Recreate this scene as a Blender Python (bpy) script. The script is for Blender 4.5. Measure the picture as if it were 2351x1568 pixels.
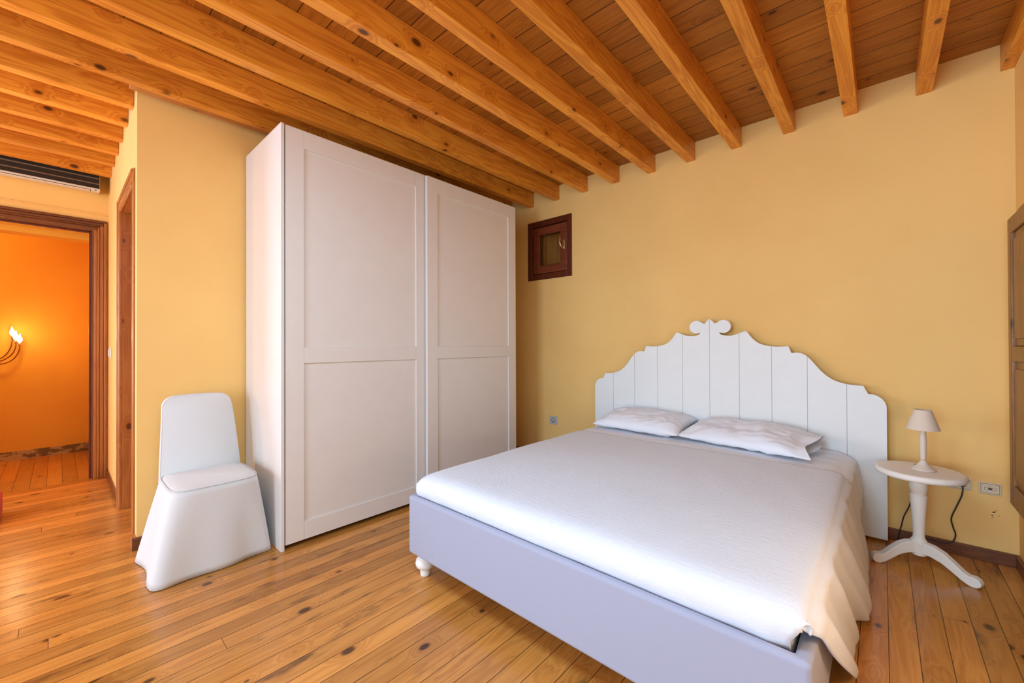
import bpy, bmesh, math, random
from math import pi, sin, cos, radians
from mathutils import Vector, Matrix, noise
random.seed(7)
for o in list(bpy.data.objects): bpy.data.objects.remove(o)
S = bpy.context.scene
COL = S.collection

# ------------------------------------------------------------------ camera
cam = bpy.data.cameras.new('camera'); CAM = bpy.data.objects.new('camera', cam); COL.objects.link(CAM)
cam.sensor_fit = 'HORIZONTAL'; cam.sensor_width = 36.0; cam.lens = 942.3/2351*36.0
cam.clip_start = 0.05; cam.clip_end = 60
yaw, pit, rol = .73370942, 5.594e-3, -3.667e-3
fwd = Vector((-sin(yaw)*cos(pit), cos(yaw)*cos(pit), sin(pit)))
rgt = Vector((cos(yaw), sin(yaw), 0)); up = rgt.cross(fwd)
r2 = rgt*cos(rol) + up*sin(rol); u2 = up*cos(rol) - rgt*sin(rol)
M = Matrix((r2, u2, -fwd)).transposed().to_4x4(); M.translation = (0, 0, 1.15)
CAM.matrix_world = M
S.camera = CAM

# ------------------------------------------------------------------ colour management, world, lights
vs = S.view_settings
vs.view_transform = 'Standard'; vs.look = 'None'; vs.gamma = 1.0; vs.exposure = 0.27; vs.use_curve_mapping = False
W = bpy.data.worlds.new('world'); S.world = W; W.use_nodes = True
W.node_tree.nodes['Background'].inputs[0].default_value = (.62, .78, 1, 1)
W.node_tree.nodes['Background'].inputs[1].default_value = .6

XR_ = .512
def area(name, loc, rot, sx, sy, power, col):
    l = bpy.data.lights.new(name, 'AREA'); l.shape = 'RECTANGLE'; l.size = sx; l.size_y = sy
    l.energy = power; l.color = col
    o = bpy.data.objects.new(name, l); COL.objects.link(o); o.location = loc; o.rotation_euler = rot
    return o
# daylight through the windows outside the picture (area lights stand in the open casements)
DAY = (.47, .75, 1.0)
area('daylight_back_high', (-.75, -4.19, 1.80), (pi/2, 0, 0), 1.5, 1.3, 76, DAY)
area('daylight_back_low', (-.75, -4.19, .70), (pi/2, 0, 0), 1.5, .85, 54, DAY)
area('daylight_back_left', (-2.95, -4.19, 1.22), (pi/2, 0, 0), 1.05, 2.2, 36, DAY)
area('daylight_left', (-5.04, -2.0, 1.3), (pi/2, 0, -pi/2), 1.1, 1.6, 84, DAY)
area('daylight_right', (XR_-.005, -.95, 1.05), (pi/2, 0, pi/2), 1.3, 1.3, 5, DAY)
# added cool fill panel under the beams, out of view, brightens the bed top
area('bed_top_fill', (-.80, .20, 2.53), (0, 0, 0), 1.0, .8, 36, DAY)
def point(name, loc, power, col, rad):
    l = bpy.data.lights.new(name, 'POINT'); l.energy = power; l.color = col; l.shadow_soft_size = rad
    o = bpy.data.objects.new(name, l); COL.objects.link(o); o.location = loc
    return o
# warm electric lamp of the room, outside the picture, then an added fill
point('room_lamp_glow', (-3.9, -2.3, 1.35), 50, (1.0, .64, .30), .12)
point('drape_fill', (.38, 1.35, .72), 7.5, (1.0, .80, .58), .12)  # added warm fill, no lamp there, lifts the bedspread's hanging side

# ------------------------------------------------------------------ node helpers
class NT:
    def __init__(s, name):
        s.m = bpy.data.materials.new(name); s.m.use_nodes = True
        s.t = s.m.node_tree; s.n = s.t.nodes; s.l = s.t.links
        s.b = s.n['Principled BSDF']
    def put(s, sock, v):
        if isinstance(v, bpy.types.NodeSocket): s.l.new(v, sock)
        else:
            try: sock.default_value = v
            except Exception: sock.default_value = (v, v, v) if not hasattr(v, '__len__') else (*v, 1)[:len(sock.default_value)]
    def node(s, t, **k):
        n = s.n.new(t)
        for a, b in k.items(): setattr(n, a, b)
        return n
    def m1(s, op, a, b=0.0, c=0.0):
        n = s.node('ShaderNodeMath', operation=op)
        s.put(n.inputs[0], a); s.put(n.inputs[1], b); s.put(n.inputs[2], c); return n.outputs[0]
    def v(s, op, a, b=(0, 0, 0), sc=None):
        n = s.node('ShaderNodeVectorMath', operation=op)
        s.put(n.inputs[0], a); s.put(n.inputs[1], b)
        if sc is not None: s.put(n.inputs['Scale'], sc)
        return n.outputs['Value'] if op in ('LENGTH', 'DOT_PRODUCT', 'DISTANCE') else n.outputs[0]
    def comb(s, x, y, z):
        n = s.node('ShaderNodeCombineXYZ'); s.put(n.inputs[0], x); s.put(n.inputs[1], y); s.put(n.inputs[2], z); return n.outputs[0]
    def sep(s, a):
        n = s.node('ShaderNodeSeparateXYZ'); s.put(n.inputs[0], a); return n.outputs
    def noise(s, vec, scale, detail=3, rough=.55, dist=0):
        n = s.node('ShaderNodeTexNoise'); s.put(n.inputs['Vector'], vec)
        n.inputs['Scale'].default_value = scale; n.inputs['Detail'].default_value = detail
        n.inputs['Roughness'].default_value = rough; n.inputs['Distortion'].default_value = dist
        return n.outputs['Fac']
    def white(s, vec):
        n = s.node('ShaderNodeTexWhiteNoise', noise_dimensions='3D'); s.put(n.inputs['Vector'], vec); return n.outputs
    def sm(s, x, lo, hi, a=0.0, b=1.0):
        n = s.node('ShaderNodeMapRange', interpolation_type='SMOOTHSTEP')
        s.put(n.inputs[0], x)
        for i, q in ((1, lo), (2, hi), (3, a), (4, b)): n.inputs[i].default_value = q
        return n.outputs[0]
    def mix(s, f, a, b, mode='MIX'):
        n = s.node('ShaderNodeMix', data_type='RGBA', blend_type=mode)
        s.put(n.inputs[0], f)
        for q, sk in ((a, n.inputs[6]), (b, n.inputs[7])):
            if isinstance(q, bpy.types.NodeSocket): s.l.new(q, sk)
            else: sk.default_value = (*q, 1)
        return n.outputs[2]
    def obj(s): return s.node('ShaderNodeTexCoord').outputs['Object']
    def rnd(s): return s.node('ShaderNodeObjectInfo').outputs['Random']
    def bump(s, h, strength, dist):
        n = s.node('ShaderNodeBump'); s.put(n.inputs['Height'], h); n.inputs['Strength'].default_value = strength
        n.inputs['Distance'].default_value = dist; s.l.new(n.outputs[0], s.b.inputs['Normal'])
    def fin(s, col, rough=.5, spec=.5, metal=0.0, coat=0.0):
        s.put(s.b.inputs['Base Color'], col if isinstance(col, bpy.types.NodeSocket) else (*col, 1))
        s.put(s.b.inputs['Roughness'], rough); s.b.inputs['Specular IOR Level'].default_value = spec
        s.b.inputs['Metallic'].default_value = metal; s.b.inputs['Coat Weight'].default_value = coat
        return s.m

def permute(t, p, axis):
    x, y, z = t.sep(p)
    if axis == 'Y': return p
    if axis == 'X': return t.comb(y, x, z)
    return t.comb(x, z, y)

def wood_color(t, q, light, dark, knot, knot_dens=.55, grain=1.0, cell=(.085, .27, .085)):
    """q: coordinates with the grain along Y, metres"""
    wob = t.noise(t.v('MULTIPLY', q, (5, .9, 5)), 1, 2)
    big = t.noise(t.v('MULTIPLY', q, (9, .7, 9)), 1, 3, .6, .6)
    fine = t.noise(t.v('MULTIPLY', q, (150, 4, 150)), 1, 3, .6)
    # knots: ellipsoids round random points
    vo = t.node('ShaderNodeTexVoronoi', feature='F1'); vo.inputs['Scale'].default_value = 1.0
    qs = t.v('DIVIDE', q, cell); t.l.new(qs, vo.inputs['Vector'])
    dv = t.v('MULTIPLY', t.v('SUBTRACT', qs, vo.outputs['Position']), cell)
    d = t.v('LENGTH', t.v('MULTIPLY', dv, (1, .62, 1)))
    rc = t.sep(vo.outputs['Color'])
    keep = t.m1('LESS_THAN', rc[0], knot_dens)
    size = t.m1('MULTIPLY_ADD', rc[1], .9, .35)
    dn = t.m1('DIVIDE', t.m1('MULTIPLY_ADD', wob, .006, d), size)
    core = t.m1('MULTIPLY', t.sm(dn, .011, .021, 1, 0), keep)
    halo = t.m1('MULTIPLY', t.sm(dn, .012, .055, 1, 0), keep)
    # rings follow the noise field and bend round the knots
    ringc = t.m1('ADD', t.m1('MULTIPLY', big, 9.0), t.m1('MULTIPLY', halo, 2.2))
    ring = t.m1('MULTIPLY_ADD', t.m1('SINE', t.m1('MULTIPLY', ringc, 6.28)), .5, .5)
    f = t.m1('ADD', t.m1('MULTIPLY', ring, .22*grain), t.m1('ADD', t.m1('MULTIPLY', fine, .35*grain), t.m1('MULTIPLY', wob, .55)))
    f = t.sm(f, .25, .95)
    c = t.mix(f, light, dark)
    c = t.mix(t.m1('MULTIPLY', halo, .45), c, dark)
    c = t.mix(t.m1('MULTIPLY', core, .9), c, knot)
    return c, fine, core

WOOD = {}
def wood(kind, axis):
    key = kind+axis
    if key in WOOD: return WOOD[key]
    light, dark, knot, rough, kd = {
        'pine':  ((.97, .415, .050), (.58, .155, .012), (.07, .018, .006), .36, .9),
        'door':  ((.50, .190, .045), (.33, .100, .020), (.07, .020, .008), .33, .5),
        'dark':  ((.150, .032, .013), (.085, .016, .007), (.02, .006, .004), .30, .1),
        'sash':  ((.270, .062, .022), (.150, .030, .011), (.03, .008, .005), .32, .1),
        'skirt': ((.230, .075, .025), (.120, .036, .012), (.04, .012, .006), .35, .3),
        'shut':  ((.33, .135, .030), (.19, .068, .014), (.05, .018, .006), .38, .25),
    }[kind]
    t = NT('wood_'+kind+'_'+axis)
    q = permute(t, t.obj(), axis)
    q = t.v('ADD', q, t.v('SCALE', (17.3, 9.1, 23.7), sc=t.rnd()))
    c, fine, core = wood_color(t, q, light, dark, knot, kd)
    br = t.m1('MULTIPLY_ADD', t.rnd(), .22, .89)
    c = t.v('SCALE', c, sc=br)
    t.bump(fine, .12, .002)
    WOOD[key] = t.fin(c, rough, .45)
    return WOOD[key]

def boards(name, width, axis, light, dark, knot, rough, joints, off=0.0, seam=.025, var=.5, spec=.5, stain=0.0, kd=.5, coat=0.0):
    t = NT(name)
    q = permute(t, t.obj(), axis)
    x, y, z = t.sep(q)
    u = t.m1('DIVIDE', t.m1('SUBTRACT', x, off), width)
    i = t.m1('FLOOR', u); fr = t.m1('SUBTRACT', u, i)
    r1 = t.white(t.comb(i, 3.1, 0.7))
    e = t.m1('MINIMUM', fr, t.m1('SUBTRACT', 1.0, fr))
    sx = t.sm(e, seam*.35, seam, 1, 0)
    if joints:
        yy = t.m1('DIVIDE', t.m1('ADD', y, t.m1('MULTIPLY', r1[0], 5.3)), joints)
        j = t.m1('FLOOR', yy); fy = t.m1('SUBTRACT', yy, j)
        ey = t.m1('MINIMUM', fy, t.m1('SUBTRACT', 1.0, fy))
        sy = t.sm(ey, .00010, .00035, 1, 0)
        sx = t.m1('MAXIMUM', sx, sy)
    else: j = 0.0
    r2 = t.white(t.comb(i, j, 5.5))
    q2 = t.v('ADD', q, t.v('SCALE', r2[1], sc=37.0))
    c, fine, core = wood_color(t, q2, light, dark, knot, kd, cell=(.075, .36, .075))
    br = t.m1('MULTIPLY_ADD', r2[0], var, 1-var*.55)
    c = t.v('SCALE', c, sc=br)
    if stain:
        st = t.sm(t.noise(t.v('MULTIPLY', q2, (11, 2.6, 11)), 1, 5, .62), .56, .74)
        c = t.mix(t.m1('MULTIPLY', st, stain), c, (.075, .034, .014))
    c = t.mix(t.m1('MULTIPLY', sx, .85), c, (.035, .012, .004))
    h = t.m1('SUBTRACT', t.m1('MULTIPLY', fine, .12), sx)
    t.bump(h, .35, .0025)
    rg = t.m1('MULTIPLY_ADD', t.noise(q, 6, 3), .16, rough-.08)
    return t.fin(c, rg, spec, coat=coat)

def plaster(name, col, col2, rough=.75, bump=.25):
    t = NT(name); p = t.obj()
    f = t.sm(t.noise(p, 2.2, 4), .35, .7)
    c = t.mix(f, col, col2)
    t.bump(t.noise(p, 120, 4, .6), bump, .0015)
    return t.fin(c, rough, .25)

def plain(name, col, rough=.5, spec=.5, metal=0.0, bump=0.0, bscale=200):
    t = NT(name)
    p = t.obj()
    f = t.noise(p, 9, 3)
    c = t.mix(f, tuple(q*.965 for q in col), tuple(min(1, q*1.03) for q in col))
    if bump: t.bump(t.noise(p, bscale, 3), bump, .001)
    return t.fin(c, rough, spec, metal)

def weave(name, col, scale=900, strength=.25, rough=.85):
    t = NT(name); p = t.obj(); x, y, z = t.sep(p)
    a = t.m1('SINE', t.m1('MULTIPLY', t.m1('ADD', x, y), scale))
    b = t.m1('SINE', t.m1('MULTIPLY', z, scale))
    h = t.m1('ADD', t.m1('MULTIPLY', a, b), t.noise(p, 60, 3))
    f = t.noise(p, 4, 3)
    c = t.mix(f, tuple(q*.97 for q in col), col)
    t.bump(h, strength, .0006)
    t.b.inputs['Sheen Weight'].default_value = .15
    return t.fin(c, rough, .2)

def quilt_mat():
    # white matelasse bedspread: lozenge ribs with a crinkled ground
    t = NT('bedspread_cotton'); p = t.obj(); x, y, z = t.sep(p)
    w = t.noise(p, 7, 2)
    d1 = t.m1('ADD', t.m1('ADD', x, z), y); d2 = t.m1('SUBTRACT', t.m1('ADD', x, z), y)
    a = t.m1('SINE', t.m1('ADD', t.m1('MULTIPLY', d1, 800), t.m1('MULTIPLY', w, 3)))
    b = t.m1('SINE', t.m1('ADD', t.m1('MULTIPLY', d2, 800), t.m1('MULTIPLY', w, 3)))
    sel = t.m1('GREATER_THAN', t.m1('MULTIPLY', t.m1('SINE', t.m1('MULTIPLY', d1, 30)), t.m1('SINE', t.m1('MULTIPLY', d2, 30))), 0.0)
    rib = t.m1('ADD', t.m1('MULTIPLY', a, sel), t.m1('MULTIPLY', b, t.m1('SUBTRACT', 1.0, sel)))
    cr = t.noise(t.v('MULTIPLY', p, (22, 95, 60)), 1, 4, .6, .5)
    h = t.m1('ADD', t.m1('MULTIPLY', rib, .09), t.m1('MULTIPLY', cr, 1.5))
    t.bump(h, .42, .003)
    t.b.inputs['Sheen Weight'].default_value = .15
    return t.fin((.76, .795, .88), .9, .15)

MT = {}
MT['wall'] = plaster('yellow_plaster', (.95, .605, .215), (.925, .575, .20))
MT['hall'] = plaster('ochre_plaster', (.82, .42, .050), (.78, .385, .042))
MT['floor'] = boards('floor_boards', .0845, 'Y', (.70, .305, .068), (.46, .170, .030), (.04, .013, .005), .23, 4.6, off=.0115, var=.45, stain=.8, kd=.95, coat=.0)
MT['hfloor'] = boards('hall_floor_boards', .090, 'X', (.58, .27, .050), (.45, .185, .030), (.07, .02, .008), .32, 2.0, off=-.2355, var=.3, kd=.4)
MT['ceil'] = boards('ceiling_boards', .134, 'X', (.56, .215, .024), (.34, .102, .009), (.06, .018, .006), .45, 0, off=1.012, seam=.030, var=.4, kd=.6, spec=.35)
MT['white_lacquer'] = plain('white_lacquer', (.83, .765, .73), .35, .4)
MT['white_paint'] = plain('white_painted_wood', (.86, .87, .86), .5, .35, bump=.05, bscale=80)
MT['cream_paint'] = plain('cream_painted_wood', (.92, .865, .79), .5, .35, bump=.05, bscale=80)
MT['groove'] = plain('board_gap', (.40, .37, .35), .8)
MT['linen'] = weave('upholstery_linen', (.385, .40, .52), 2400, .08)
MT['cover'] = weave('chair_cover_cotton', (.72, .725, .735), 1500, .22)
MT['cotton'] = weave('white_cotton', (.87, .89, .96), 2500, .08, .8)
MT['quilt'] = quilt_mat()
MT['shade'] = weave('lamp_shade_fabric', (.80, .65, .52), 1800, .15)
MT['beige'] = plain('beige_painted_wood', (.76, .63, .53), .45, .35)
MT['black'] = plain('black_plastic', (.012, .012, .013), .4)
MT['void'] = plain('gap_shade_and_marks', (.02, .016, .013), .9)  # gap shade put into the colour; also the wall chips and socket lines
MT['ivory'] = plain('ivory_plastic', (.76, .61, .43), .35)
MT['grey_plastic'] = plain('grey_white_plastic', (.52, .50, .50), .35)
MT['ac_white'] = plain('aircon_white', (.78, .74, .66), .35)
MT['ac_dark'] = plain('aircon_grille', (.018, .012, .010), .55)
MT['ac_rib'] = plain('aircon_rib', (.22, .14, .09), .5)
MT['brass'] = plain('brass', (.75, .55, .30), .25, .5, .9)
MT['iron'] = plain('brown_iron', (.16, .06, .02), .45, .5, .5)
MT['stone'] = None
MT['red'] = weave('red_fabric', (.55, .035, .02), 1500, .2)
t = NT('stone_skirting'); p = t.obj()
f = t.sm(t.noise(t.v('MULTIPLY', p, (1, 5, 9)), 1.6, 5, .65), .47, .56)
MT['stone'] = t.fin(t.mix(f, (.50, .33, .13), (.20, .115, .035)), .7, .3)
t = NT('window_glass'); t.b.inputs['Transmission Weight'].default_value = 1.0; t.b.inputs['IOR'].default_value = 1.02
MT['glass'] = t.fin((.96, .97, .95), .02, .6)
t = NT('lit_bulb'); t.b.inputs['Emission Color'].default_value = (1, .86, .64, 1); t.b.inputs['Emission Strength'].default_value = 8
MT['bulb'] = t.fin((1, .9, .7), .3)

# ------------------------------------------------------------------ mesh helpers
class G:
    def __init__(s): s.V = []; s.F = []
    def add(s, vs, fs):
        n = len(s.V); s.V += [Vector(v) for v in vs]; s.F += [tuple(i+n for i in f) for f in fs]; return s
    def box(s, x0, x1, y0, y1, z0, z1):
        return s.add([(x0, y0, z0), (x1, y0, z0), (x1, y1, z0), (x0, y1, z0), (x0, y0, z1), (x1, y0, z1), (x1, y1, z1), (x0, y1, z1)],
                     [(0, 3, 2, 1), (4, 5, 6, 7), (0, 1, 5, 4), (1, 2, 6, 5), (2, 3, 7, 6), (3, 0, 4, 7)])
    def lathe(s, prof, c=(0, 0, 0), n=32):
        vs = []; fs = []
        for r, z in prof:
            for k in range(n):
                a = 2*pi*k/n; vs.append((c[0]+r*cos(a), c[1]+r*sin(a), c[2]+z))
        m = len(prof)
        for i in range(m-1):
            for k in range(n):
                k2 = (k+1) % n; fs.append((i*n+k, i*n+k2, (i+1)*n+k2, (i+1)*n+k))
        fs.append(tuple(range(n))[::-1]); fs.append(tuple((m-1)*n+k for k in range(n)))
        return s.add(vs, fs)
    def prism(s, pts, axis, a, b):
        """closed outline pts (2D) extruded along axis from a to b"""
        def P(u, v, w): return {'X': (w, u, v), 'Y': (u, w, v), 'Z': (u, v, w)}[axis]
        n = len(pts)
        vs = [P(u, v, a) for u, v in pts] + [P(u, v, b) for u, v in pts]
        fs = [tuple(range(n)), tuple(range(2*n-1, n-1, -1))]
        fs += [(i, (i+1) % n, n+(i+1) % n, n+i) for i in range(n)]
        return s.add(vs, fs)
    def tube(s, pts, r, n=10):
        pts = [Vector(p) for p in pts]; vs = []; fs = []; ref = None
        for i, p in enumerate(pts):
            d = (pts[min(i+1, len(pts)-1)]-pts[max(i-1, 0)]).normalized()
            if ref is None: ref = d.orthogonal().normalized()
            ref = (ref-d*ref.dot(d)).normalized(); b = d.cross(ref)
            rr = r[i] if hasattr(r, '__len__') else r
            for k in range(n):
                a = 2*pi*k/n; vs.append(p+ref*cos(a)*rr+b*sin(a)*rr)
        for i in range(len(pts)-1):
            for k in range(n):
                k2 = (k+1) % n; fs.append((i*n+k, i*n+k2, (i+1)*n+k2, (i+1)*n+k))
        fs.append(tuple(range(n))[::-1]); fs.append(tuple((len(pts)-1)*n+k for k in range(n)))
        return s.add(vs, fs)
    def grid(s, fn, nu, nv, closed_u=False):
        vs = [fn(i/(nu-(0 if closed_u else 1)), j/(nv-1)) for j in range(nv) for i in range(nu)]
        fs = []
        for j in range(nv-1):
            for i in range(nu if closed_u else nu-1):
                i2 = (i+1) % nu
                fs.append((j*nu+i, j*nu+i2, (j+1)*nu+i2, (j+1)*nu+i))
        return s.add(vs, fs)

def org(o): return Vector(o['_o']) if '_o' in o else o.location
ORG = {}
def build(name, g, mat, parent=None, origin=None, smooth=False, bevel=0.0, seg=2, solid=0.0, sub=0, merge=0.0, recalc=True):
    if origin is None:
        origin = ORG[parent.name] if parent else Vector((0, 0, 0))
    origin = Vector(origin)
    me = bpy.data.meshes.new(name)
    me.from_pydata([tuple(v-origin) for v in g.V], [], g.F)
    bm = bmesh.new(); bm.from_mesh(me)
    if merge: bmesh.ops.remove_doubles(bm, verts=bm.verts, dist=merge)
    if recalc: bmesh.ops.recalc_face_normals(bm, faces=bm.faces)
    bm.to_mesh(me); bm.free()
    me.materials.append(mat)
    if smooth:
        for p in me.polygons: p.use_smooth = True
    o = bpy.data.objects.new(name, me); COL.objects.link(o)
    if parent: o.parent = parent
    else: o.location = origin
    ORG[o.name] = origin
    if solid:
        q = o.modifiers.new('solid', 'SOLIDIFY'); q.thickness = solid; q.offset = 0
    if bevel:
        q = o.modifiers.new('bevel', 'BEVEL'); q.width = bevel; q.segments = seg; q.limit_method = 'ANGLE'; q.angle_limit = radians(40)
    if sub:
        q = o.modifiers.new('sub', 'SUBSURF'); q.levels = sub; q.render_levels = sub
    if smooth == 'auto' or bevel:
        for p in me.polygons: p.use_smooth = True
        q = o.modifiers.new('wn', 'WEIGHTED_NORMAL'); q.keep_sharp = False
    return o
def thing(name, loc, label, cat, group=None):
    o = bpy.data.objects.new(name, None); COL.objects.link(o); o.location = loc; o.empty_display_size = .1
    ORG[o.name] = Vector(loc)
    return tag(o, label, cat, group)
def tag(o, label, cat, group=None):
    o['label'] = label; o['category'] = cat
    if group: o['group'] = group
    return o
def struct(o): o['kind'] = 'structure'; return o

def wall_panel(axis, pos, th, u0, u1, z0, z1, holes=()):
    """wall in plane axis=pos, thickness th (signed), u along the other horizontal axis; rectangular holes (u0,u1,z0,z1)"""
    g = G(); us = sorted({u0, u1, *[q for h in holes for q in h[:2]]}); zs = sorted({z0, z1, *[q for h in holes for q in h[2:]]})
    a, b = sorted((pos, pos+th))
    for i in range(len(us)-1):
        for k in range(len(zs)-1):
            um = (us[i]+us[i+1])/2; zm = (zs[k]+zs[k+1])/2
            if any(h[0] < um < h[1] and h[2] < zm < h[3] for h in holes): continue
            if axis == 'X': g.box(a, b, us[i], us[i+1], zs[k], zs[k+1])
            else: g.box(us[i], us[i+1], a, b, zs[k], zs[k+1])
    return g
def frame_ring(axis, a, b, u0, u1, z0, z1, w, bottom=True, wz=None):
    """rectangular ring (outer u0..u1,z0..z1; member width w) between axis positions a..b"""
    wz = wz or w
    g = G()
    def bx(ua, ub, za, zb):
        if axis == 'X': g.box(a, b, ua, ub, za, zb)
        else: g.box(ua, ub, a, b, za, zb)
    bx(u0, u0+w, z0, z1); bx(u1-w, u1, z0, z1); bx(u0+w, u1-w, z1-wz, z1)
    if bottom: bx(u0+w, u1-w, z0, z0+wz)
    return g

# ------------------------------------------------------------------ the room shell
YW, XR, XL, XH, YJ, ZC, YB = 3.277, .512, -3.122, -5.05, .302, 2.693, -4.2
g = G().box(-5.06, XR+.12, YB-.12, YW+.12, -.06, 0)
struct(build('floor', g, MT['floor']))
g = G().box(-6.7, -5.06, -1.7, .45, -.06, 0)
struct(build('floor', g, MT['hfloor']))
struct(build('ceiling', G().box(-5.17, XR+.12, YB-.12, YW+.12, ZC, ZC+.06), MT['ceil']))
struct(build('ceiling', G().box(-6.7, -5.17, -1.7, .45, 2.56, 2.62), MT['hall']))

WX0, WX1, WZ0, WZ1 = -2.724, -2.182, 1.795, 2.392
wall_back = struct(build('wall_back', wall_panel('Y', YW, .14, XL-.12, XR+.12, 0, ZC, [(WX0, WX1, WZ0, WZ1)]), MT['wall']))
g = G()
for dx, dz, r in ((0, 0, .004), (.008, .010, .0022), (-.006, -.018, .0025), (-.004, -.028, .0016), (-.010, -.034, .0014), (.018, -.014, .0015)):
    cx, cz = .428+dx, .262+dz
    g.prism([(cx+r*cos(a)*1.5, cz+r*sin(a)*.8+r*.5*cos(a)) for a in [2*pi*k/8 for k in range(8)]], 'Y', YW-.0006, YW)
build('paint_chip', g, MT['void'], wall_back)
struct(build('wall_left', wall_panel('X', XL, -.12, YJ+.12, YW, 0, ZC), MT['wall']))
DX0, DX1, DZ = -3.985, -3.27, 2.10
struct(build('wall_alcove', wall_panel('Y', YJ, .12, XH-.12, XL, 0, ZC, [(DX0, DX1, 0, DZ)]), MT['wall']))
OY0, OY1, OZ = -.80, .212, 2.150
struct(build('wall_hall', wall_panel('X', XH, -.12, YB, YJ, 0, ZC, [(OY0, OY1, 0, OZ), (-2.55, -1.45, .5, 2.1)]), MT['wall']))
RY0, RY1, RZ0, RZ1 = 1.15, 3.02, .42, 1.70
struct(build('wall_right', wall_panel('X', XR, .12, YB, YW, 0, ZC, [(RY0, RY1, RZ0, RZ1), (-1.6, -.3, .4, 1.7)]), MT['wall']))
struct(build('wall_front', wall_panel('Y', YB, -.14, XH-.12, XR+.12, 0, ZC, [(-3.5, -2.4, .08, 2.36), (-1.52, .02, .25, 2.48)]), MT['wall']))
# hall beyond the opening
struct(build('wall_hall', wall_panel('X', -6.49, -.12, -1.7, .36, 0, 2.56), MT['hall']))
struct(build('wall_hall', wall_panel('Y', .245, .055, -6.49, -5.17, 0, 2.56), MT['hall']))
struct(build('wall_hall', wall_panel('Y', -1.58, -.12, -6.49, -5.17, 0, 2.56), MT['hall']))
struct(build('trim_2', G().box(-5.46, -5.30, -1.58, .218, 2.092, 2.20).box(-5.3, -5.294, -1.58, .0, 2.143, 2.146), MT['hall'], bevel=.004))

# crown moulding over the wardrobe wall
g = G().box(XL, -3.062, .275, YW, 2.584, 2.66).box(-3.062, -3.002, .262, YW, 2.556, 2.66)
struct(build('trim_1', g, wood('door', 'Y'), bevel=.006))

# skirting boards
BH = .066
struct(build('baseboard_back', G().box(XL+.012, XR, YW-.015, YW, 0, BH), wood('skirt', 'X'), bevel=.003))
struct(build('baseboard_right', G().box(XR-.015, XR, YB, YW-.015, 0, BH), wood('skirt', 'Y'), bevel=.003))
struct(build('baseboard_left', G().box(XL, XL+.012, YJ-.0205, YW, 0, BH+.004), wood('skirt', 'Y'), bevel=.003))
struct(build('baseboard_alcove', G().box(XH+.01, -4.062, YJ-.012, YJ, 0, BH), wood('skirt', 'X'), bevel=.003))
struct(build('baseboard_alcove', G().box(-3.185, XL-.0002, YJ-.02, YJ, 0, BH+.004), wood('door', 'X'), bevel=.003))
struct(build('baseboard_hall', G().box(-6.49, -6.478, -1.58, .245, 0, .085), MT['stone']))
struct(build('baseboard_hall', G().box(-6.478, -6.0, .233, .245, 0, .10), wood('skirt', 'X')))

# ------------------------------------------------------------------ ceiling beams
def beam(x0, x1, y0, y1, z0, label):
    g = G().box(x0, x1, y0, y1, z0, ZC-.0005)
    o = build('ceiling_beam', g, wood('pine', 'Y'), origin=((x0+x1)/2, y1, z0), bevel=.003)
    return tag(o, label, 'beam', 'exposed ceiling beams')
ords = ['first', 'second', 'third', 'fourth', 'fifth', 'sixth', 'seventh', 'eighth', 'ninth', 'tenth', 'eleventh', 'twelfth']
BX = [(.464, XR-.0005), (.151, .219), (-.169, -.1005), (-.485, -.4175), (-.803, -.736), (-1.122, -1.055), (-1.432, -1.367), (-1.755, -1.687), (-2.067, -2.006), (-2.391, -2.325), (-2.703, -2.642)]
for i, (a, b) in enumerate(BX):
    lb = 'knotty pine ceiling beam running along the top of the right wall' if i == 0 else \
         'knotty pine ceiling beam, %s from the right wall, ending on the yellow headboard wall' % ords[i]
    if i == 10: lb = 'knotty pine ceiling beam ending just left above the small window'
    beam(a, b, YB, YW-.0005, 2.552, lb)
beam(-3.0, -2.94, YB, YW-.0005, 2.552, 'knotty pine ceiling beam close along the wall above the wardrobe')
for i, xr in enumerate((-3.252, -3.546, -3.845, -4.137, -4.423, -4.735)):
    lb = 'short orange pine beam, %s from the wall corner, ending above the narrow door' % ords[i]
    if i == 5: lb = 'dark short beam hidden behind the air conditioner, nearest the hall wall'
    beam(xr-.064, xr, YB, YJ-.0005, 2.552, lb)

# ------------------------------------------------------------------ small window in the back wall (window_1)
w1 = struct(build('window_1', frame_ring('Y', YW-.006, YW+.125, WX0, WX1, WZ0, WZ1, .058), wood('dark', 'Z'), origin=(WX0, YW, WZ0), bevel=.004))
sx0, sx1, sz0, sz1 = WX0+.064, WX1-.064, WZ0+.064, WZ1-.064
sash = build('window_sash', frame_ring('Y', YW+.008, YW+.055, sx0, sx1, sz0, sz1, .078), wood('sash', 'X'), w1, bevel=.006)
build('glazing_bead', frame_ring('Y', YW+.018, YW+.03, sx0+.074, sx1-.074, sz0+.074, sz1-.074, .008), MT['iron'], sash)
build('window_pane', G().box(sx0+.077, sx1-.077, YW+.030, YW+.034, sz0+.077, sz1-.077), MT['glass'], sash)
g = G()
n = 5; xa, xb = sx0+.02, sx1-.02
for k in range(n):
    a = xa+(xb-xa)*k/n; g.box(a+.002, a+(xb-xa)/n-.002, YW+.088, YW+.106, WZ0+.058, WZ1-.058)
g.box(xa, xb, YW+.106, YW+.114, WZ0+.058, WZ1-.058)
sh = build('shutter', g, wood('shut', 'Z'), w1, bevel=.003)
hx, hz = sx1-.036, (sz0+sz1)/2+.02
g = G().box(hx-.013, hx+.013, YW+.001, YW+.009, hz-.05, hz+.045)
hd = build('window_handle', g, MT['brass'], sash, bevel=.004)
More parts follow.
